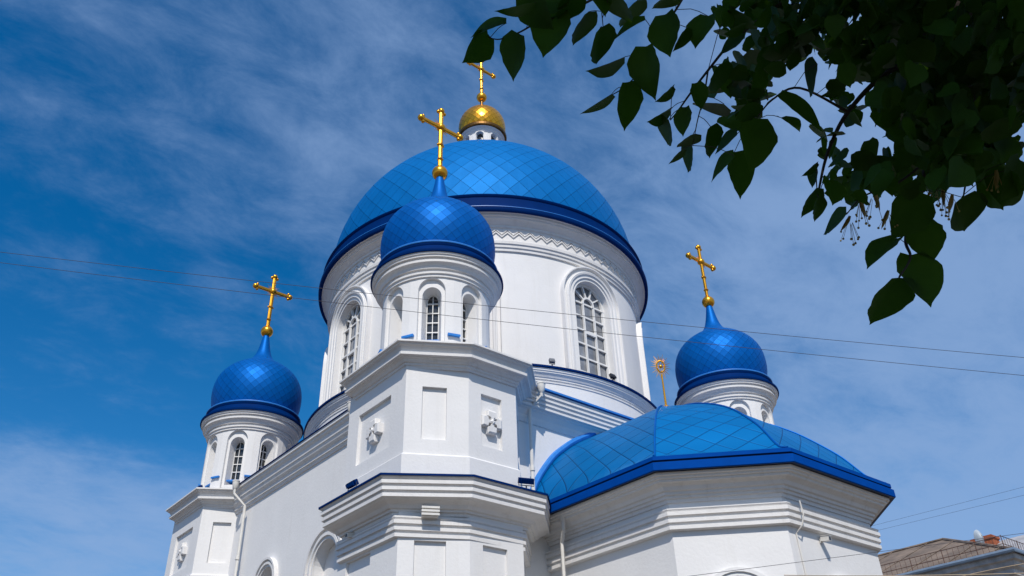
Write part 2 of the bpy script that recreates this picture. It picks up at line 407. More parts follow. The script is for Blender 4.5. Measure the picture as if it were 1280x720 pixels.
# cornice, zigzag frieze, eave
c = MB(); c.lathe([(3.16, 1.74), (3.20, 1.74), (3.205, 1.80), (3.225, 1.805), (3.23, 1.86), (3.25, 1.87), (3.255, 1.925), (3.235, 1.935), (3.21, 1.96), (3.21, 2.22), (3.235, 2.235), (3.24, 2.28), (3.26, 2.29), (3.275, 2.31), (3.33, 2.35), (3.35, 2.355), (3.355, 2.385), (3.385, 2.39), (3.39, 2.43), (3.42, 2.44), (3.2, 2.45)], (CX, CY), 160)
part(c, 'cornice', TR, drum, smooth=True, angle=25)
c = MB(); NZ = 96
for j in range(NZ):
    f = cylmap((CX, CY), 3.21, 2 * pi * j / NZ); hu = pi * 3.21 / NZ
    for sg in (-1, 1):
        for dz, ww in ((0, .013), (.055, .008)):
            za, zb_ = 2.03 + dz, 2.13 + dz
            p = [(0 if 1 else 0, zb_), (sg * hu, za)]
            vs = []
            for u, z in p:
                for dd in (-ww, ww):
                    for oo in (0.0005, .024): vs.append(f(u, z + dd, oo))
            c.add(vs, [(0, 1, 3, 2), (4, 6, 7, 5), (0, 4, 5, 1), (2, 3, 7, 6), (0, 2, 6, 4), (1, 5, 7, 3)])
part(c, 'zigzag_frieze', TR, drum)
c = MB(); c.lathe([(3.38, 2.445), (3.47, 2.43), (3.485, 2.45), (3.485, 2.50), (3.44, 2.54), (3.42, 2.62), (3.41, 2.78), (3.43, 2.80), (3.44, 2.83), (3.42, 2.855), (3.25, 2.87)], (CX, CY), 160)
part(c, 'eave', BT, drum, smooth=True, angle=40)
c = MB(); c.lathe([(3.48, 2.512), (3.492, 2.515), (3.492, 2.525), (3.46, 2.54)], (CX, CY), 160); part(c, 'eave_lip', FLASH, drum, smooth=True)
# great dome
DZ, DA, DH = 2.9, 3.29, 3.25
dprof = [(DA * cos(t), DZ + DH * sin(t)) for t in [i * (pi / 2 - .10) / 120 for i in range(121)]]
c = MB(); c.lathe([(r - .012, z) for r, z in dprof[::3]], (CX, CY), 96, m=1)
surf_tiles(c, dprof, (CX, CY), 56, 0, inset=.020, lift=.004, aspect=1.15, rmin=.45)
dome = part(c, 'dome', [B2, BD])
# lantern with gold dome
zl = 7.32
c = MB(); lf = []
for k in range(8):
    f = cylmap((CX, CY), .46, k * W8); wall_hole(c, f, -.46 * W8 / 2, .46 * W8 / 2, 6.0, zl, .085, 7.10, 6.55, n=10, du=.1)
    loft_arch(c, f, [(.085, 0), (.085, -.08)], 7.10, 6.55, n=10); arch_fill(c, f, .085, 7.10, 6.55, -.078, m=1)
    loft_arch(c, f, [(.095, .0), (.095, .02), (.125, .02), (.125, 0)], 7.10, 6.55, n=10)
c.lathe([(.46, 7.18), (.50, 7.23), (.50, 7.27), (.55, 7.32), (.2, 7.33)], (CX, CY), 64)
lantern = part(c, 'lantern', [PL, GL], dome, smooth=True)
gp = spline([(.50, 7.40), (.565, 7.54), (.58, 7.70), (.56, 7.87), (.49, 8.04), (.37, 8.18), (.22, 8.27), (.09, 8.32), (.05, 8.38), (.042, 8.74)])
c = MB(); c.lathe([(r - .006, z) for r, z in gp[::3]], (CX, CY), 64, m=1); surf_tiles(c, gp, (CX, CY), 24, 0, .03, .003, 1.0, .06)
c.lathe([(.5, 7.33), (.60, 7.34), (.605, 7.40), (.50, 7.46)], (CX, CY), 64, m=1)
part(c, 'gold_dome', [GO, GS], dome)
def cross(mb, c0, z0, sc=1.0, orb=True):
    x, y = c0
    def P(dx, dz): return (x + dx * sc, y, z0 + dz * sc)
    def b3(dx, dz, r, n=12): mb.ball(P(dx, dz), r * sc, n, 8)
    mb.ball(P(0, 0), .132 * sc, 24, 14)
    mb.lathe([(.05 * sc, z0 + .10 * sc), (.06 * sc, z0 + .13 * sc), (.03 * sc, z0 + .16 * sc)], (x, y), 16)
    mb.tube([P(0, .05), P(0, 1.40)], .034 * sc, 8)
    for s2 in (-1, 1):
        mb.tube([P(s2 * .012, .15), P(s2 * .014, 1.40)], .029 * sc, 6)
    for dz in (-.011, .011): mb.tube([P(-.40, 1.03 + dz), P(.40, 1.03 + dz)], .031 * sc, 8)
    b3(0, 1.42, .060); b3(0, 1.03, .078)
    for s in (-1, 1):
        b3(s * .41, 1.03, .062); b3(s * .37, 1.092, .034); b3(s * .37, .968, .034)
        b3(s * .062, 1.38, .034)
        mb.tube([P(s * .36, .97), P(s * .36, 1.09)], .018 * sc, 6)
    mb.tube([P(-.052, 1.36), P(.052, 1.36)], .018 * sc, 6)
    for dz in (.62, .30): mb.lathe([(.03 * sc, z0 + (dz - .04) * sc), (.055 * sc, z0 + dz * sc), (.03 * sc, z0 + (dz + .04) * sc)], (x, y), 12)
    for s in (-1, 1): b3(s * .052, .62, .022)
    for q in range(4):
        for ofs in (-.22, 0, .22):                       # thin rays between the arms
            t = pi / 4 + q * pi / 2 + ofs; l = .19 if ofs == 0 else .15
            mb.tube([P(.05 * cos(t), 1.03 + .05 * sin(t)), P(l * cos(t), 1.03 + l * sin(t))], [.008 * sc, .002 * sc], 5)
c = MB(); cross(c, (CX, CY), 8.80, 1.0)
part(c, 'cross', GO, dome, smooth=True, angle=50)

# ---- corner turret (prototype at the near corner, axis at building x=y=0, eave at z=0)
TO = (0, 0, -1.55)
R_ = .80; TA = rad(230.5)
t_ = MB(); U = R_ * W8 / 2
for k in range(8):
    f = cylmap((0, 0), R_, TA + k * W8)
    wall_hole(t_, f, -U, U, -1.56, -.32, .195, -.545, -1.50, n=14, du=.06)
    loft_arch(t_, f, [(.195, 0), (.195, -.05)], -.545, -1.50, n=14)
    wall_hole(t_, f, -.195, .195, -1.50, -.35, .145, -.62, -1.42, o=-.05, n=14, du=.05)
    loft_arch(t_, f, [(.145, -.05), (.120, -.27)], -.62, -1.42, n=14)
    fbox(t_, f, -.145, .145, -1.47, -1.42, -.27, -.052)
t_.lathe([(.80, -1.565), (.84, -1.565), (.84, -1.52), (.80, -1.50)], (0, 0), 64)
def tobj(mb, name, mats, parent, **k): return mb.build(name, mats, parent, TO, **k)
turret = MB.build(t_, 'turret', PL, church, TO, smooth=True)
tl = lambda x, y, z=-1.55: (V((x, y, z)) - V(OR)) * S
turret.location = tl(0, 0)
c = MB(); c.lathe([(.79, -.34), (.822, -.34), (.824, -.30), (.845, -.295), (.847, -.265), (.835, -.26), (.837, -.235), (.865, -.23), (.88, -.185), (.91, -.155), (.93, -.15), (.932, -.115), (.915, -.11), (.92, -.085), (.955, -.08), (.957, -.05), (.975, -.045), (.98, -.015), (.8, -.01)], (0, 0), 96)
tobj(c, 'cornice', TR, turret, smooth=True, angle=25)
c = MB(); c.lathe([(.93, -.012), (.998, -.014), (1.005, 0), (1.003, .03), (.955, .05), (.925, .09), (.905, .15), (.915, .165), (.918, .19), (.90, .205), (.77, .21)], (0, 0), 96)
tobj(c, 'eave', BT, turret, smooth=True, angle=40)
c = MB(); c.lathe([(.88, .195), (.925, .198), (.93, .212), (.925, .225), (.79, .245)], (0, 0), 96); tobj(c, 'eave_lip', FLASH, turret, smooth=True, angle=40)
op = spline([(.79, .20), (.85, .37), (.887, .58), (.885, .78), (.845, .97), (.76, 1.13), (.64, 1.26), (.49, 1.37), (.345, 1.46), (.235, 1.56), (.165, 1.68), (.122, 1.82), (.090, 1.98), (.066, 2.12), (.055, 2.2)])
c = MB(); c.lathe([(max(r - .006, .02), z) for r, z in op[::3]], (0, 0), 72, m=1); surf_tiles(c, [q for q in op if q[1] < 1.47], (0, 0), 34, 0, .026, .0025, 1.05, .2)
c.lathe([(r + .003, z) for r, z in op if z > 1.43], (0, 0), 40, m=0)
tobj(c, 'onion_dome', [BL, BD], turret)
c = MB(); cross(c, (0, 0), 2.27, 1.0); tobj(c, 'cross', GO, turret, smooth=True, angle=50)
# windows of the turret: one mesh copied eight times round
a = MB(); f = cylmap((0, 0), R_, 0); o_ = -.235
arch_fill(a, f, .125, -.62, -1.42, o_ - .02, m=1, n=10)
for u in (-.122, -.007, .108): fbox(a, f, u, u + .014, -1.42, -.62 if u != -.007 else -.53, o_ - .012, o_ + .012)
for z in [-1.42 + i * .155 for i in range(6)]: fbox(a, f, -.122, .122, z - .007, z + .007, o_ - .012, o_ + .012)
loft_arch(a, f, [(.124, o_ - .012), (.124, o_ + .012), (.108, o_ + .012), (.108, o_ - .012)], -.62, -.64, n=10)
tw = tobj(a, 'window', [WF, GL], turret)
a = MB(); fbox(a, f, -.118, .118, -1.345, -1.315, -.25, -.06); ws_ = tobj(a, 'window_sill', FLASH, turret); a = MB(); fm = cylmap((0, 0), R_, W8 / 2); fbox(a, fm, -.085, .085, -1.285, -1.255, .001, .045)
ts = tobj(a, 'sill_flashing', FLASH, turret)
for k in range(8):
    for src in (tw, ts, ws_):
        q = src if k == 0 else src.copy()
        if k: col.objects.link(q); q.parent = turret
        q.rotation_euler.z = TA + k * W8

# ---- octagonal corner tower body (prototype)
P0 = [(-1.1, -.76), (-.25, -1.25), (.74, -1.25), (1.35, -.65), (1.35, .76), (.74, 1.25), (-.25, 1.25), (-1.1, .76)]
PB = [(-.88, -.64), (-.15, -1.00), (.64, -1.00), (1.2, -.38), (1.2, .60), (.64, 1.05), (-.30, 1.12), (-.88, .80)]
P1 = [(-1.22, -.74), (-.30, -1.30), (.86, -1.28), (1.46, -.70), (1.46, .76), (.86, 1.28), (-.30, 1.30), (-1.22, .74)]
P2 = [(-.98, -.68), (-.17, -1.06), (.70, -1.04), (1.28, -.46), (1.28, .60), (.70, 1.04), (-.17, 1.06), (-.98, .68)]
t_ = MB()
pans = {0: (.215, .53), 1: (.20, .54), 7: (None,), 5: (.2, .54), 3: (.12, .82), 7: (.12, .925), 2: (.2, .6), 4: (.2, .6), 6: (.2, .5)}
PL_low = offs(PB, .03)
for i in range(8):
    P, Q = PB[i], PB[(i + 1) % 8]; f, L = planemap(P, Q)
    if i == 7: pa, pb = L - .925, L - .115
    else: pa, pb = pans[i]
    if i == 7:   # left face: measured from its far corner
        pa, pb = .28, 1.095
    panel_wall(t_, f, L, -3.06, -1.78, pa, pb, -2.87, -2.15)
    P, Q = PL_low[i], PL_low[(i + 1) % 8]; f, L = planemap(P, Q)
    qa, qb = (.30, .88) if i == 7 else (.19, .56)
    panel_wall(t_, f, L, GZ, -3.80, qa, qb, -6.4, -4.13, d=.04)
pl_loft(t_, PB, [(0, -3.06), (.028, -3.085), (.028, -3.44)])
tower = t_.build('tower', PL, church, TO); tower.location = tl(0, 0)
c = MB(); pl_loft(c, P0, [(-.36, -1.90), (-.225, -1.90), (-.215, -1.87), (-.20, -1.865), (-.195, -1.835), (-.175, -1.83), (-.155, -1.80), (-.125, -1.785), (-.12, -1.775), (-.075, -1.772), (-.073, -1.735), (-.10, -1.73), (-.095, -1.70), (-.07, -1.665), (-.035, -1.645), (-.03, -1.625), (0, -1.622), (0, -1.598), (-.3, -1.575)], cap1=True)
tobj(c, 'cornice', TR, tower)
c = MB()
pr = [(-.34, -3.84), (-.27, -3.84), (-.262, -3.805), (-.235, -3.80), (-.228, -3.775), (-.20, -3.77), (-.17, -3.735), (-.13, -3.715), (-.085, -3.70)]
z = -3.688; o_ = -.068
for k in range(3): pr += [(o_, z), (o_ + .026, z + .006), (o_ + .026, z + 0.048), (o_ + .002, z + 0.054)]; z += .074; o_ += .016
pr += [(-.005, -3.462), (0, -3.458), (0, -3.435), (-.3, -3.42)]
pl_loft(c, P1, pr); tobj(c, 'cornice', TR, tower)
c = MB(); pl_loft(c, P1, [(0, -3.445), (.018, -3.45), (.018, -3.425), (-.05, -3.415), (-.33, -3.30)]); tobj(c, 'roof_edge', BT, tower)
c = MB(); pr = [(-.12, -4.11), (-.06, -4.11)]; z = -4.105; o_ = -.045
for k in range(3): pr += [(o_, z), (o_ + .026, z + .006), (o_ + .026, z + 0.048), (o_ + .002, z + 0.054)]; z += .074; o_ += .012
pr += [(.0, z), (0, z + .02), (-.12, z + .03)]
pl_loft(c, P2, pr); tobj(c, 'frieze', TR, tower)
# relief crosses in the panels
def wall_cross(f, u, z, s=.150):
    m_ = MB()
    for k in range(4):
        t = k * pi / 2; e = V((cos(t), sin(t))); n_ = V((-e.y, e.x))
        pts = [e * .02 + n_ * .035, e * .02 - n_ * .035, e * s * .95 - n_ * s * .42, e * s * 1.25 - n_ * s * .0 + e * .0, e * s * .95 + n_ * s * .42]
        pts = [e * .0 + n_ * .018, e * .0 - n_ * .018, e * s * .48 - n_ * .026, e * s * .56 - n_ * s * .50, e * s * 1.08 - n_ * s * .44, e * s * 1.08 + n_ * s * .44, e * s * .56 + n_ * s * .50, e * s * .48 + n_ * .026]
        lo = [f(u + p.x, z + p.y, -.045) for p in pts]; hi = [f(u + p.x, z + p.y, .015) for p in pts]; hh = [f(u + p.x * .86, z + p.y * .86, .03) for p in pts]
        m_.grid([lo, hi, hh], True, 0, cap1=True)
    r4 = [(s * .30, 0), (0, s * .30), (-s * .30, 0), (0, -s * .30)]
    m_.grid([[f(u + x * q, z + y * q, o) for x, y in r4] for q, o in ((1, -.02), (1, .030), (.5, .045))], True, 0, cap1=True)
    return m_
f, L = planemap(PB[7], PB[0]); tobj(wall_cross(f, .70, -2.52), 'wall_cross', TR, tower)
f, L = planemap(PB[1], PB[2]); tobj(wall_cross(f, .365, -2.52), 'wall_cross', TR, tower)
f, L = planemap(PB[3], PB[4]); tobj(wall_cross(f, .47, -2.52), 'wall_cross', TR, tower)
# copies on the other three corners
for (x, y, ox, oy) in ((0, 2 * CY, 0, .17), (2 * CX, 0, 0, 0), (2 * CX, 2 * CY, 0, 0)):
    copy_tree(turret, church, tl(x, y)); tc_ = copy_tree(tower, church, tl(x + ox, y + oy))
    if x > 0: tc_.scale.x = -1
# vent grille, on the near tower only
f, L = planemap(offs(PB, .035)[0], offs(PB, .035)[1])
c = MB(); fbox(c, f, .26, .45, -3.885, -3.765, -.02, .13)
for z in (-3.865, -3.825, -3.785): fbox(c, f, .25, .46, z - .012, z + .012, .13, .155)
tobj(c, 'vent_grille', PIPE, tower)

# ---- apse with its faceted dome
AX = CX; yb = -.5
PW = [(AX - 1.86, yb), (AX - 1.86, -2.62), (AX - .94, -3.54), (AX + .94, -3.54), (AX + 1.86, -2.62), (AX + 1.86, yb)]
def offs_open(poly, d):
    q = offs(poly, d); q[0] = (poly[0][0] - d, poly[0][1]); q[-1] = (poly[-1][0] + d, poly[-1][1]); return q
def ap_loft(mb, prof, m=0): mb.grid([[(x, y, z) for x, y in offs_open(PW, d)] for d, z in prof], False, m)
a = MB()
for i in range(5):
    f, L = planemap(PW[i], PW[i + 1])
    if i == 0: a.grid([[f(u, z) for u in (0, L)] for z in (GZ, -3.55)])
    else:
        hw, zs = (.36, -5.05) if i in (2,) else (.33, -5.02)
        wall_hole(a, f, 0, L, GZ, -3.55, hw, zs, -6.4, uc=L / 2, du=.5)
        loft_arch(a, f, [(hw, 0), (hw, -.2)], zs, -6.4, uc=L / 2); arch_fill(a, f, hw, zs, -6.4, -.2, m=1, uc=L / 2)
        loft_arch(a, f, [(hw + .03, -.0), (hw + .03, .03), (hw + .07, .03), (hw + .075, .05), (hw + .12, .05), (hw + .12, 0)], zs, -6.4, uc=L / 2)
apse = part(a, 'apse', [PL, GL])
c = MB(); pr = [(-.02, -4.125), (.03, -4.125)]; z = -4.12; o_ = .04
for k in range(3): pr += [(o_, z), (o_ + .026, z + .006), (o_ + .026, z + 0.050), (o_ + .002, z + 0.056)]; z += .078; o_ += .010
pr += [(o_ + .01, z), (o_ + .01, z + .012), (-.02, z + .02)]
ap_loft(c, pr); part(c, 'frieze', TR, apse)
c = MB(); ap_loft(c, [(-.02, -3.79), (.02, -3.79), (.025, -3.75), (.05, -3.745), (.055, -3.715), (.08, -3.71), (.085, -3.68), (.115, -3.67), (.135, -3.63), (.175, -3.605), (.215, -3.60), (.22, -3.572), (.25, -3.568), (.255, -3.545), (.285, -3.541), (.29, -3.51), (-.02, -3.50)])
part(c, 'cornice', TR, apse)
c = MB(); ap_loft(c, [(.28, -3.502), (.35, -3.512)], 1); ap_loft(c, [(.35, -3.512), (.365, -3.505), (.365, -3.41)]); ap_loft(c, [(.365, -3.41), (.31, -3.405), (.31, -3.38)], 1)
ap_loft(c, [(.31, -3.38), (.345, -3.378), (.345, -3.33), (.20, -3.30), (.05, -3.28)], 0)
part(c, 'fascia', [BF, BD], apse)
# dome skin
pc = V((AX, -1.28)); rim_ = offs_open(PW, .30)
tt = [(1, -3.315), (.955, -3.262), (.93, -3.20), (.90, -3.10), (.865, -2.97), (.82, -2.82), (.74, -2.61), (.65, -2.40), (.54, -2.20), (.41, -2.01), (.27, -1.84), (.13, -1.72), (.0, -1.66)]
tw_ = [(1, -3.315), (.985, -3.15), (.955, -3.0), (.91, -2.85), (.85, -2.68), (.78, -2.51), (.69, -2.35), (.60, -2.21), (.48, -2.06), (.36, -1.93), (.24, -1.82), (.12, -1.73), (.0, -1.66)]
tw_ = spline(tw_, 3)
tt = spline(tt, 3)
c = MB(); hips = []
for i in range(5):
    A = V(rim_[i]); B = V(rim_[i + 1])
    if i in (0, 4):            # flanks: the part behind the apex runs straight back to the wall
        front = B if i == 0 else A; back = A if i == 0 else B
    rowsv = []
    vl = 0; prev = None
    for (s_, z), (sw, zw) in zip(tt, tw_):
        if i == 0: a_ = V((pc.x + (A.x - pc.x) * sw, yb)); b_ = pc + (B - pc) * s_
        elif i == 4: a_ = pc + (A - pc) * s_; b_ = V((pc.x + (B.x - pc.x) * sw, yb))
        else: a_ = pc + (A - pc) * s_; b_ = pc + (B - pc) * s_
        e = (B - A).normalized(); m0 = (A + B) / 2; nrm = V((e.y, -e.x))
        dd = (a_ - A).dot(nrm) if i not in () else 0
        if prev is not None: vl += sqrt((dd - prev[0]) ** 2 + (z - prev[1]) ** 2)
        prev = (dd, z)
        rowsv.append((a_, b_, z, (a_ - m0).dot(e), (b_ - m0).dot(e), vl, zw if i == 0 else z, zw if i == 4 else z))
    K = 8
    for r_ in range(len(rowsv) - 1):
        p, q = rowsv[r_], rowsv[r_ + 1]
        for k in range(K):
            k0, k1 = k / K, (k + 1) / K
            def pt(rr, t): x = rr[0].lerp(rr[1], t); return (x.x, x.y, rr[6] + (rr[7] - rr[6]) * t), (S * (rr[3] + (rr[4] - rr[3]) * t), S * rr[5])
            qd = [pt(p, k0), pt(p, k1), pt(q, k1), pt(q, k0)]
            if r_ == len(rowsv) - 2 and i in (1, 2, 3): qd = [pt(p, k0), pt(p, k1), pt(q, k1)]
            c.uv[len(c.f)] = [x[1] for x in qd]; c.add([x[0] for x in qd], [tuple(range(len(qd)))])
    if i < 4: hips.append([(x[1].x, x[1].y, x[2] + .008) for x in rowsv])
adome = part(c, 'apse_dome', BA, apse, smooth=True, angle=28)
c = MB()
for h in hips: c.tube(h[:-2], .014, 6)
part(c, 'hip_seam', BL, apse, smooth=True)
# arc flashing where the dome meets the wall
c = MB(); pts = [(AX - 2.17 * s_ - .02, yb - .03, z + .03) for s_, z in tw_] + [(AX + 2.17 * s_ + .02, yb - .03, z + .03) for s_, z in tw_[::-1]]
c.tube(pts, .048, 8); part(c, 'wall_flashing', FLASH, apse, smooth=True)
# sunburst finial
c = MB(); fx, fy, fz = AX, -1.28, -1.60
c.ball((fx, fy, fz + .03), .06, 16, 10); c.tube([(fx, fy, fz), (fx, fy, -.98)], [.018, .012], 8)
ux, uy = cos(rad(-40)), sin(rad(-40))                     # the sunburst faces the forecourt
def FP(a, b_): return (fx + ux * a, fy + uy * a, -.84 + b_)
c.tube([FP(.062 * cos(2 * pi * k / 20), .10 * sin(2 * pi * k / 20)) for k in range(21)], .013, 6)
c.ball((fx, fy, -.84), .03, 12, 8)
for k in range(26):
    t = 2 * pi * k / 26; l = 1.9 if k % 2 else 1.5
    c.tube([FP(.062 * cos(t), .10 * sin(t)), FP(.085 * l * cos(t), .12 * l * sin(t))], [.008, .002], 5)
    if k % 4 == 0: c.tube([FP(.02 * cos(t), .02 * sin(t)), FP(.06 * cos(t), .10 * sin(t))], .006, 5)
part(c, 'sunburst_finial', GO, apse, smooth=True, angle=50)

# ---- downpipes
def downpipe(pts, rr=.026):
    m_ = MB(); x, y, z = pts[0]
    m_.lathe([(rr, z - .16), (.045, z - .13), (.058, z - .06), (.060, z - .02), (.066, z - .02), (.066, z), (.05, z), (.05, z - .02)], (x, y), 16)
    m_.tube([(x, y, z - .14)] + pts[1:], rr, 10)
    for (a_, b_) in zip(pts[1:], pts[2:]):
        L_ = abs(a_[2] - b_[2]); k = int(L_ / .9)
        for j in range(1, k + 1):
            zc = a_[2] - j * .9; m_.lathe([(rr, zc - .03), (rr + .01, zc - .03), (rr + .01, zc + .03), (rr, zc + .03)], (a_[0], a_[1]), 12)
    part(m_, 'downpipe', PIPE, smooth=True)
downpipe([(1.30, -.79, -1.55), (1.30, -.79, -1.75), (1.23, -.60, -1.90), (1.23, -.60, -3.2), (1.26, -.62, -3.42)])
downpipe([(1.35, -1.02, -3.46), (1.35, -1.02, -3.72), (1.42, -.90, -3.86), (1.42, -.90, GZ)])
downpipe([(-.62, 5.33, -1.56), (-.62, 5.33, -1.80), (-.44, 5.22, -2.02), (-.42, 5.22, GZ)])
downpipe([(-.60, 1.30, -1.58), (-.60, 1.30, -1.80), (-.42, 1.26, -2.0), (-.40, 1.26, GZ)])
# cable down the apse face
c = MB(); f, L = planemap(PW[3 - 1], PW[3]); c.tube([f(.16, -3.84, .13), f(.18, -4.0, .13), f(.16, -4.12, .10), f(.14, -4.2, .012), f(.17, -4.9, .012)], .009, 6)
part(c, 'cable_run', PIPE, smooth=True)

# ------------------------------------------------------------------ small fixtures on the church: floodlights and cameras
def floodlight(pos, az, w_=.2, tilt=.5, label='', name='floodlight', body=DK, lens=GREY):
    t = empty(name, W(pos)); tag(t, label, 'floodlight', 'floodlights on the church ledges')
    m_ = MB(); m_.box((0, 0, .1), (w_ * S, .10 * S * .5, .07 * S), 0, 0, tilt)
    for k in range(6): m_.box(((k - 2.5) * w_ * S / 6.5, -.07, .10 - .04), (.012, .05, .10), 0, 0, tilt)
    h = m_.build('housing', body, t, unit=False)
    m_ = MB(); m_.box((0, .055, .1 + .03), (w_ * S * .86, .012, .055 * S), 0, 0, tilt); m_.build('glass', lens, t, unit=False)
    m_ = MB(); m_.tube([(-w_ * S * .52, 0, .1), (-w_ * S * .52, 0, -.02), (w_ * S * .52, 0, -.02), (w_ * S * .52, 0, .1)], .012, 6); m_.tube([(0, 0, -.02), (0, 0, -.08)], .02, 8)
    m_.build('bracket', DK, t, unit=False)
    t.rotation_euler.z = az
    return t
floodlight((.62, -1.17, -3.32), rad(250) + pi / 2, .20, .5, 'dark blue floodlight on the ledge above the right face of the front tower', body=BT)
floodlight((-1.12, .12, -3.33), rad(180) + pi / 2, .20, .5, 'dark floodlight on the ledge by the left face of the front tower', body=BT)
floodlight((-.90, 2 * CY - .15, -1.50), rad(180) + pi / 2, .20, .4, 'dark floodlight at the foot of the far left turret', body=BT)
fa = rad(251); floodlight((CX + 3.40 * cos(fa), CY + 3.40 * sin(fa), -.56), fa + pi / 2, .09, -.3, 'small square floodlight on the ring ledge left of the big arched window', body=GREY, lens=GL)
fa = rad(272.5); floodlight((CX + 3.36 * cos(fa), CY + 3.36 * sin(fa), -.53), fa + pi / 2, .11, -.3, 'small black floodlight at the foot of the big arched window', body=DK, lens=GL)
def cctv(pos, az, label):
    t = empty('wall_camera', W(pos)); t.scale = (.72, .62, .8); tag(t, label, 'camera', 'camera boxes on the church walls'); t.rotation_euler.z = az
    m_ = MB(); m_.box((0, -.20, 0), (.16, .34, .14), 0, 0, .12); m_.box((0, -.20, .085), (.19, .40, .015), 0, 0, .12); m_.build('housing', PIPE, t, unit=False)
    m_ = MB(); m_.box((0, -.372, -.02), (.11, .01, .09)); m_.build('lens', DK, t, unit=False)
    m_ = MB(); m_.tube([(0, 0, -.02), (0, -.12, 0)], .025, 8); m_.box((0, .01, -.02), (.12, .04, .12)); m_.build('bracket', PIPE, t, unit=False)
f, L = planemap(PW[2], PW[3]); p = f(.62, -4.2, .02); cctv(p, 0, 'white boxy camera under the stone bands of the round apse')
f, L = planemap(PL_low[7], PL_low[0]); p = f(.50, -3.85, .02); cctv(p, -pi / 2, 'small white camera box under the lower cornice of the front tower')

# ------------------------------------------------------------------ neighbouring building, far right
nb = empty('house', (52, 30, 0)); tag(nb, 'tan tin-roofed old building with white cornice at the lower right behind the church', 'building')
X0, X1, Y0, Y1, ZE, ZR = 43.0, 61.0, 15.9, 58, 12.0, 15.6
NO = (52, 30, 0)
m_ = MB(); m_.grid([[(X0 + .6, Y0 + .6, z), (X1 - .6, Y0 + .6, z), (X1 - .6, Y1, z), (X0 + .6, Y1, z)] for z in (0, ZE - .3)], True); m_.build('wall', CREAM, nb, NO, unit=False)
m_ = MB(); e4 = [(X0, Y0), (X1, Y0), (X1, Y1), (X0, Y1)]
r1_ = (52, 22.8); r2_ = (52, Y1 - 7)
m_.add([(X0, Y0, ZE), (X1, Y0, ZE), (X1, Y1, ZE), (X0, Y1, ZE), (*r1_, ZR), (*r2_, ZR)], [(0, 1, 4), (1, 2, 5, 4), (2, 3, 5), (3, 0, 4, 5), (3, 2, 1, 0)])
RM = mat('old_tin_roof', (.17, .125, .09), .8, var=.5, vs=1.0, bump=.6, bs=2.5, stain=(.30, .24, .18, .7))
rf = m_.build('roof', RM, nb, NO, unit=False)
m_ = MB(); k = 0
while k < 60:                                        # standing seams of the roof slope
    y = Y0 + 2.3 * k + 1; k += 1
    if y > Y1: break
    s1 = min(1, (y - Y0) / 6.9)
    m_.tube([(X0 + .05, y, ZE + .04), (X0 + 9 * s1, y, ZE + 3.6 * s1 + .04)], .02, 4)
m_.tube([(*r1_, ZR + .03), (*r2_, ZR + .03)], .09, 6); m_.tube([(X0, Y0, ZE + .03), (*r1_, ZR + .03)], .09, 6)
m_.build('roof_seams', RM, rf, NO, unit=False)
m_ = MB()
pr = [(-.6, ZE - 1.15), (-.55, ZE - 1.15), (-.5, ZE - 1.0), (-.40, ZE - .95), (-.38, ZE - .72), (-.2, ZE - .6), (-.15, ZE - .42), (-.02, ZE - .36), (0, ZE - .12), (-.1, ZE - .10)]
m_.grid([[(x, y, z) for x, y in offs(e4, d)] for d, z in pr], True); m_.build('cornice', mat('old_white_cornice', (.48, .46, .44), .8, var=.3, vs=2), nb, NO, unit=False)
m_ = MB(); m_.tube([(X0 - .12, Y1, ZE - .04), (X0 - .12, Y0 - .12, ZE - .04), (X1, Y0 - .12, ZE - .04)], .11, 8); m_.build('gutter', mat('blue_grey_gutter', (.16, .22, .30), .5, var=.2, vs=2), nb, NO, unit=False)
m_ = MB(); rail = []
for (pa, pb) in (((X0 + .5, Y1), (X0 + .5, Y0 + .5)), ((X0 + .5, Y0 + .5), (X1, Y0 + .5))):
    a_, b_ = V((*pa, ZE + .12)), V((*pb, ZE + .12)); L_ = (b_ - a_).length
    for hh in (.35, .72): m_.tube([a_ + V((0, 0, hh)), b_ + V((0, 0, hh))], .018, 5)
    for j in range(int(L_ / .28)): q = a_ + (b_ - a_) * (j * .28 / L_); m_.tube([q + V((0, 0, .1)), q + V((0, 0, .70 + (.06 if j % 6 == 0 else 0)))], .022 if j % 6 == 0 else .010, 4)
m_.build('roof_railing', mat('rusty_railing', (.10, .05, .035), .8), nb, NO, unit=False)
nb2 = empty('house', (66, 22, 0)); tag(nb2, 'grey tin roof with two orange brick chimneys at the right edge behind the tan roof', 'building')
def far(u, v, x): r = ray(u, v); return V((0, 0, 1.6)) + r * (x / r.x)
NO2 = (66, 22, 0); A1 = far(1200, 681, 62); B1 = far(1292, 673, 62); A2 = V((A1.x + 14, A1.y, A1.z + .2)); 
m_ = MB(); y0_, y1_ = min(A1.y, B1.y) - 6, A1.y + 8; zr_ = (A1.z + B1.z) / 2
m_.add([(56, y0_, zr_ - 2.6), (56, y1_, zr_ - 2.6), (62, y1_, zr_), (62, y0_, zr_), (70, y1_, zr_ - 2.6), (70, y0_, zr_ - 2.6)], [(0, 1, 2, 3), (3, 2, 4, 5), (0, 3, 5), (1, 4, 2)])
rf = m_.build('roof', mat('grey_tin_roof', (.34, .33, .33), .6, var=.25, vs=1), nb2, NO2, unit=False)
m_ = MB(); m_.grid([[(56.6, y0_ + .4, z), (69.4, y0_ + .4, z), (69.4, y1_ - .4, z), (56.6, y1_ - .4, z)] for z in (0, zr_ - 2.5)], True); m_.build('wall', CREAM, nb2, NO2, unit=False)
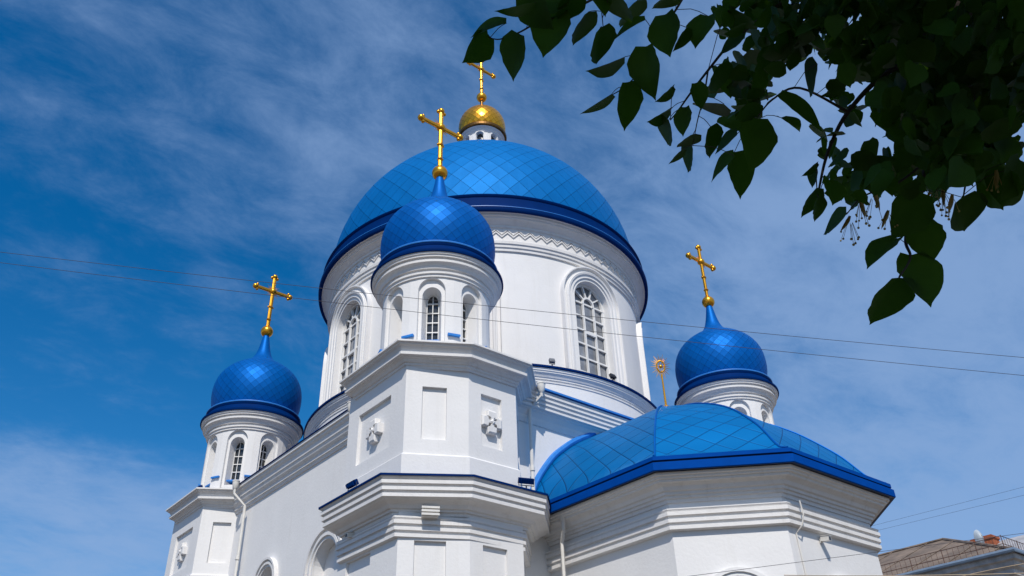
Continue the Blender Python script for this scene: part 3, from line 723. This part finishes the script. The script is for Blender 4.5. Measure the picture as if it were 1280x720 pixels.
for u_, v_, ww in ((1221.5, 680, .55), (1239.5, 679, .7)):
    q = far(u_, v_, 61.0); m_ = MB(); hh = .12 if ww < .6 else .32
    m_.box((q.x, q.y, q.z - .5 + hh / 2), (.9, ww, 1.0 + hh)); m_.box((q.x, q.y, q.z + hh - .02), (1.05, ww + .15, .16)); m_.box((q.x, q.y, q.z + hh + .1), (.8, ww - .1, .1))
    m_.build('chimney', BRICK, rf, NO2, unit=False)
# dish between the chimneys
q = far(1229, 678, 59.5); t = empty('satellite_dish', tuple(q)); tag(t, 'pale grey satellite dish between the orange chimneys', 'satellite dish')
m_ = MB(); m_.grid([[(r_ * r_ * .35, r_ * .30 * cos(2 * pi * j / 20), .35 + r_ * .6 * sin(2 * pi * j / 20)) for j in range(20)] for r_ in (.02, .4, .7, 1.0)], True); m_.grid([[(r_ * r_ * .35 + .02, r_ * .30 * cos(2 * pi * j / 20), .35 + r_ * .6 * sin(2 * pi * j / 20)) for j in range(20)] for r_ in (1.0, .7, .4, .02)], True)
ds = m_.build('dish', mat('dish_grey', (.35, .40, .44), .5), t, unit=False, smooth=True); ds.rotation_euler.z = rad(50)
m_ = MB(); m_.tube([(0.1, 0, .5), (.1, 0, -1.2)], .04, 8); m_.build('mast', GREY, t, unit=False)

# ------------------------------------------------------------------ overhead wires (each hangs between two points well outside the picture)
WM = mat('wire_rubber', (.05, .045, .06), .6); WMB = mat('wire_old_rope', (.45, .34, .22), .8)
def wire(a, b, da, db, sag, rr, label, m_=WM, k=40):
    A, B = at(*a, da), at(*b, db); pts = [A.lerp(B, i / k) - V((0, 0, sag * 4 * (i / k) * (1 - i / k))) for i in range(k + 1)]
    q = MB(); q.tube([p - A for p in pts], rr, 6); o = q.build('overhead_wire', m_, unit=False, smooth=True); o.location = A
    tag(o, label, 'wire', 'overhead wires')
wire((-160, 296), (1500, 466), 15, 15, .10, .0034, 'upper of the two dark wires crossing in front of the big dome drum')
wire((-160, 308), (1500, 490), 15, 15, .10, .0034, 'lower of the two dark wires crossing in front of the big dome drum')
wire((700, 741), (1330, 660), 12, 17, .0, .0036, 'dark wire crossing the apse wall low at the right')
wire((1060, 665), (1400, 578), 60, 45, .0, .006, 'upper of two faint wires in the sky right of the apse', k=12)
wire((1060, 672), (1400, 590), 60, 45, .0, .006, 'lower of two faint wires in the sky right of the apse', k=12)
wire((980, 719), (1400, 712), 20, 20, .05, .009, 'thick tan cable along the bottom right edge in front of the apse', WMB)
wire((1180, 726), (1400, 690), 22, 22, -.08, .008, 'thin tan cable arching at the bottom right corner in front of the tan-roofed building', WMB)

# ------------------------------------------------------------------ linden tree in the foreground
LM = mat('leaf', (.022, .060, .006), .6, var=.45, vs=6, spec=.12)
t_n = LM.node_tree; bs_ = t_n.nodes['Principled BSDF']
tr_ = t_n.nodes.new('ShaderNodeBsdfTranslucent'); tr_.inputs[0].default_value = (.05, .13, .006, 1); ms = t_n.nodes.new('ShaderNodeMixShader'); ms.inputs[0].default_value = .30
t_n.links.new(bs_.outputs[0], ms.inputs[1]); t_n.links.new(tr_.outputs[0], ms.inputs[2]); t_n.links.new(ms.outputs[0], t_n.nodes['Material Output'].inputs[0])
BK = mat('bark', (.07, .055, .045), .9, var=.35, vs=6, bump=.8, bs=25)
TWG = mat('twig', (.035, .028, .02), .8)
BLM = mat('blossom', (.30, .24, .08), .7, var=.3, vs=20)
fh = V((cos(YAW), sin(YAW), 0)); rh = V((sin(YAW), -cos(YAW), 0))
TB = rh * 3.4 - fh * 1.2
tree = empty('linden_tree', tuple(TB)); tag(tree, 'dark leafy linden branches hanging into the upper right corner', 'tree')
out_r = [(0, 0), (.04, .26), (.10, .38), (.18, .45), (.27, .49), (.37, .50), (.48, .465), (.58, .41), (.68, .335), (.77, .245), (.85, .15), (.92, .06), (1.0, .0)]   # along, half width
def leaf(mb, base_, axis, nrm, L_, wf=.82, curl=.12, fold=.25):
    x = axis.normalized(); y = nrm.cross(x)
    if y.length < 1e-4: y = x.orthogonal()
    y.normalize(); zc = x.cross(y)
    sk = random.uniform(-.08, .08); cu = curl * random.uniform(-.6, 1.4)
    vs = []; fs = []
    for i, (a, h) in enumerate(out_r):
        c0 = base_ + x * (a * L_) + zc * (-cu * L_ * a * a) + y * (sk * L_ * a * a)
        back = -.07 if i == 1 else 0
        for sg in (-1, 0, 1):
            jit = 1 + random.uniform(-.07, .06)
            if i in (0, len(out_r) - 1): vs.append(c0)
            else: vs.append(c0 + y * (sg * h * wf * L_ * jit) + zc * (abs(sg) * h * fold * L_) + x * (back * L_ * abs(sg)))
    for i in range(len(out_r) - 1):
        k = i * 3; fs += [(k, k + 1, k + 4, k + 3), (k + 1, k + 2, k + 5, k + 4)]
    mb.add(vs, fs)
LV = [((610, 43), (581, 82), .75), ((650, 43), (635, 101), .66), ((633, 29), (586, 41), .3), ((669, 3), (617, 14), .3), ((704, -14), (663, 24), .9), ((698, 14), (677, 72), .88), ((735, 15), (712, 56), .45), ((750, 35), (748, 86), .6),
 ((781, 71), (735, 97), .28), ((807, 25), (765, 44), .25), ((766, -12), (785, 33), .6), ((797, 0), (773, 34), .45), ((832, 18), (836, 74), .8), ((808, 58), (811, 127), .68), ((783, 103), (780, 165), .6), ((765, 117), (724, 142), .25),
 ((842, 108), (822, 131), .38), ((838, 137), (811, 156), .35), ((836, 150), (834, 184), .52), ((869, 104), (877, 138), .75), ((857, 134), (855, 171), .7), ((854, 186), (835, 205), .35), ((865, 181), (861, 217), .42), ((888, 158), (889, 197), .6),
 ((869, 167), (847, 186), .5), ((922, 167), (892, 192), .4), ((918, 195), (884, 224), .4), ((944, 148), (941, 215), .75), ((918, 190), (924, 250), .62), ((972, 120), (1026, 169), .3), ((976, 147), (1003, 160), .25), ((1022, 80), (1011, 121), .4),
 ((1054, 107), (1027, 124), .45), ((1022, 203), (1001, 220), .35), ((1020, 210), (1014, 235), .6), ((1022, 235), (998, 271), .45), ((1023, 247), (1020, 279), .55), ((1037, 225), (1046, 256), .6), ((1058, 268), (1029, 293), .42),
 ((1150, 240), (1114, 302), .85), ((1122, 298), (1078, 332), .42), ((1152, 277), (1164, 329), 1.0), ((1138, 319), (1160, 384), .8), ((1123, 347), (1087, 407), .62), ((1203, 246), (1213, 290), .85), ((1222, 212), (1253, 262), .7), ((1262, 212), (1258, 260), .8),
 ((1275, 200), (1252, 250), .7), ((655, -8), (690, 40), .8), ((720, -10), (700, 30), .8), ((740, -15), (758, 20), .6), ((845, -8), (815, 12), .5), ((860, 35), (842, 66), .5), ((900, 80), (892, 116), .6), ((905, 130), (868, 132), .4), ((930, 45), (900, 70), .5), ((885, 20), (865, 60), .7), ((912, 12), (945, 40), .6)]
def leafpx(mb, a, b, wf, dist, jit=.15):
    A, B = at(*a, dist), at(*b, dist * random.uniform(.97, 1.04)); ax = B - A; view = -ray((a[0] + b[0]) / 2, (a[1] + b[1]) / 2)
    roll = math.acos(max(.12, min(1, wf / 1.0))) * random.choice((-1, 1))
    nrm = mathutils.Matrix.Rotation(roll, 3, ax.normalized()) @ (view - ax.normalized() * view.dot(ax.normalized())).normalized()
    leaf(mb, A, ax, nrm, ax.length, .86)
lv = MB(); tg = MB()
def stalk(a, dist, to=None):
    A = at(*a, dist); q = to or (A + V((random.uniform(-.02, .02), random.uniform(-.02, .02), .06)))
    tg.tube([A, A.lerp(q, .5) + V((0, 0, .005)), q], .0012, 4)
bases = []
for a, b_, wf in LV:
    d_ = random.uniform(2.45, 2.65); leafpx(lv, a, b_, wf, d_); bases.append(at(*a, d_))
def inpoly(x, y, P):
    r = False; n = len(P)
    for i in range(n):
        x1, y1 = P[i]; x2, y2 = P[(i + 1) % n]
        if (y1 > y) != (y2 > y) and x < (x2 - x1) * (y - y1) / (y2 - y1) + x1: r = not r
    return r
M1 = [(890, -40), (900, 40), (905, 80), (880, 110), (890, 140), (925, 165), (955, 150), (965, 110), (1000, 80), (1040, 90), (1050, 110), (1030, 130), (1020, 170), (1035, 235), (1065, 265), (1100, 250), (1150, 250), (1200, 235), (1262, 215), (1276, 190), (1276, 140), (1330, 140), (1330, -40)]
HOLES = [(985, 100, 14), (998, 138, 22), (970, 175, 26), (990, 200, 24), (1075, 115, 12), (1085, 140, 9), (1062, 175, 18), (1045, 150, 9), (925, 25, 5), (1012, 72, 7), (950, 35, 4), (1035, 88, 10), (1095, 165, 9), (915, 60, 8), (905, 130, 10), (1110, 185, 10), (1150, 212, 7), (1275, 165, 9), (1070, 30, 5)]
cnt = 0
while cnt < 1750:
    x = random.uniform(840, 1330); y = random.uniform(-40, 275)
    if not inpoly(x, y, M1): continue
    depth = random.uniform(2.3, 4.4); ln = random.uniform(.055, .10) * FPX / depth * (.72 if x < 1080 else .95)
    th = random.gauss(pi / 2 + .15, .75); ex, ey = x + ln * cos(th), y + ln * sin(th)
    if x > 1050 or not inpoly(ex, ey, M1):
        if not inpoly(ex, ey, M1): continue
    mx_, my_ = (x + ex) / 2, (y + ey) / 2
    if any(math.hypot(mx_ - hx, my_ - hy) < hr + 7 or math.hypot(ex - hx, ey - hy) < hr * .8 or math.hypot(x - hx, y - hy) < hr * .8 for hx, hy, hr in HOLES): continue
    leafpx(lv, (x, y), (ex, ey), random.uniform(.35, 1), depth); cnt += 1
for k in range(700):                       # the same bough goes on above and to the right of the picture
    x = random.uniform(900, 1500); y = random.uniform(-260, -30) if k % 2 else random.uniform(-200, 200)
    if k % 2 == 0: x = random.uniform(1310, 1560)
    d_ = random.uniform(2.4, 4.6); ln = random.uniform(.08, .12) * FPX / d_; th = random.gauss(pi / 2, .7)
    leafpx(lv, (x, y), (x + ln * cos(th), y + ln * sin(th)), random.uniform(.4, 1), d_)
lv.build('hanging_leaves', LM, tree, tuple(TB), unit=False, smooth=True, angle=60)
# twigs through the picture
limb = MB()
tip0 = at(1180, 60, 3.0); j0 = TB + V((0, 0, 5.2))
limb.tube([j0, j0.lerp(tip0, .3) + V((0, 0, .5)), j0.lerp(tip0, .65) + V((0, 0, .5)), tip0], [.11, .075, .05, .028], 10)
TWP = []
def twig(pts, d0, d1, r0_, r1_):
    n_ = len(pts); P_ = [at(*p, d0 + (d1 - d0) * i / (n_ - 1)) for i, p in enumerate(pts)]
    dense = []; Q = [P_[0]] + P_ + [P_[-1]]
    for i in range(1, n_):
        a, b, c, d = Q[i - 1:i + 3]
        for k in range(6):
            t = k / 6; dense.append(.5 * ((2 * b) + (c - a) * t + (2 * a - 5 * b + 4 * c - d) * t * t + (3 * b - a - 3 * c + d) * t ** 3))
    dense.append(P_[-1]); m__ = len(dense); TWP.extend(dense)
    tg.tube(dense, [r0_ + (r1_ - r0_) * i / (m__ - 1) for i in range(m__)], 6)
twig([(1180, 60), (1100, 20), (1010, -20), (920, -30), (850, -20)], 3.0, 2.7, .014, .006)
twig([(850, -20), (780, -18), (735, 2), (700, 20), (669, 30), (648, 41), (625, 49), (611, 47)], 2.7, 2.5, .005, .0016)
twig([(862, -18), (845, 12), (820, 48), (806, 68), (797, 92), (779, 110), (766, 118)], 2.7, 2.5, .004, .0015)
twig([(754, -12), (752, 10), (754, 34)], 2.65, 2.5, .002, .0012)
twig([(1010, -20), (955, 20), (915, 52), (885, 88), (862, 118), (848, 138), (838, 150)], 2.9, 2.5, .006, .0016)
twig([(885, 88), (880, 120), (872, 150), (866, 182)], 2.6, 2.5, .003, .0012)
twig([(1180, 60), (1110, 90), (1060, 140), (1035, 190), (1024, 235), (1022, 250)], 3.0, 2.6, .010, .0018)
twig([(1180, 60), (1175, 130), (1160, 200), (1140, 260), (1132, 300), (1138, 322), (1124, 347)], 3.0, 2.5, .011, .002)
twig([(1180, 60), (1215, 120), (1220, 180), (1210, 215), (1204, 247)], 3.0, 2.6, .010, .002)
twig([(1060, 140), (1000, 110), (965, 125), (945, 150)], 2.8, 2.6, .005, .0015)
twig([(1160, 200), (1120, 230), (1080, 245), (1058, 268)], 2.7, 2.6, .004, .0015)
for A in bases:
    q = min(TWP, key=lambda t: (t - A).length); L_ = (q - A).length
    if L_ < .45:
        mid = A.lerp(q, .5) + V((0, 0, .12 * L_)); tg.tube([A, A.lerp(mid, .5) + V((0, 0, .03 * L_)), mid, mid.lerp(q, .5), q], .0011, 5)
tg.build('twigs', TWG, tree, tuple(TB), unit=False, smooth=True)
limb.build('bough', BK, tree, tuple(TB), unit=False, smooth=True)
# hanging blossoms with pale bracts
for (x, y, nn_) in ((1075, 272, 9), (1092, 262, 8), (1062, 292, 8), (1178, 258, 8), (1110, 285, 6), (1168, 250, 6), (1245, 235, 6), (1190, 265, 5)):
    m_ = MB(); d_ = random.uniform(2.5, 2.75); A = at(x, y - 22, d_)
    leaf(m_, A, at(x + random.uniform(-12, 12), y, d_) - A, -ray(x, y) + V((.3, 0, 0)), .055, .22)
    for k in range(nn_):
        q = at(x + random.uniform(-12, 12), y + random.uniform(-6, 14), d_ + random.uniform(-.02, .02))
        m_.tube([A.lerp(q, .3), q], .0007, 4); m_.ball(tuple(q), random.uniform(.0028, .0042), 8, 6)
    m_.build('blossom_cluster', BLM, tree, tuple(TB), unit=False, smooth=True)
# trunk, and unseen crown put over and behind the viewer to shade the leaves
tk = MB(); tp = [TB + V((0, 0, -.1)), TB + V((.03, 0, .5)), TB + V((.05, .02, 2)), TB + V((0, .08, 4)), TB + V((-.1, .1, 6)), TB + V((-.2, .1, 8.5)), TB + V((-.2, 0, 11))]
tk.tube(tp, [.42, .33, .28, .25, .21, .14, .06], 16); tk.build('trunk', BK, tree, tuple(TB), unit=False, smooth=True)
br = MB(); lobes = []
CC = V((0, 0, 1.6)) + at(1100, 100, 3.0) - V((0, 0, 1.6)) + sdir * 4.6  # unseen lobes set sunward of the hanging leaves to keep them shaded
for k in range(16):
    if k < 9: e = CC + V((random.gauss(0, 1.3), random.gauss(0, 1.3), random.gauss(0, .8)))
    else: t = random.uniform(0, 2 * pi); e = TB + V((2.6 * cos(t), 2.6 * sin(t), random.uniform(6, 11)))
    if (e - V((0, 0, 1.6))).normalized().dot(fwd) > .60: e -= fh * 2.5
    lobes.append(e); st = TB + V((0, 0, random.uniform(4.5, 8)))
    br.tube([st, st.lerp(e, .5) + V((0, 0, .4)), e], [.09, .05, .015], 8)
br.build('branch', BK, tree, tuple(TB), unit=False, smooth=True)
cw = MB()
for k in range(15000):
    e = lobes[k % 16] if k % 3 else lobes[k % 9]
    v = V((random.gauss(0, 1), random.gauss(0, 1), random.gauss(0, 1))).normalized() * (1.55 * random.random() ** .4)
    p = e + V((v.x, v.y, v.z * .8)); L_ = random.uniform(.13, .19)
    if (p - V((0, 0, 1.6))).normalized().dot(fwd) > .74: continue
    ax = V((random.gauss(0, 1), random.gauss(0, 1), -.7)).normalized(); nn = V((random.gauss(0, 1), random.gauss(0, 1), 1.2)).normalized()
    y = nn.cross(ax).normalized()
    cw.add([p, p + ax * L_ * .4 + y * L_ * .45, p + ax * L_, p + ax * L_ * .4 - y * L_ * .45], [(0, 1, 2, 3)])
cw.build('shade_crown', LM, tree, tuple(TB), unit=False)
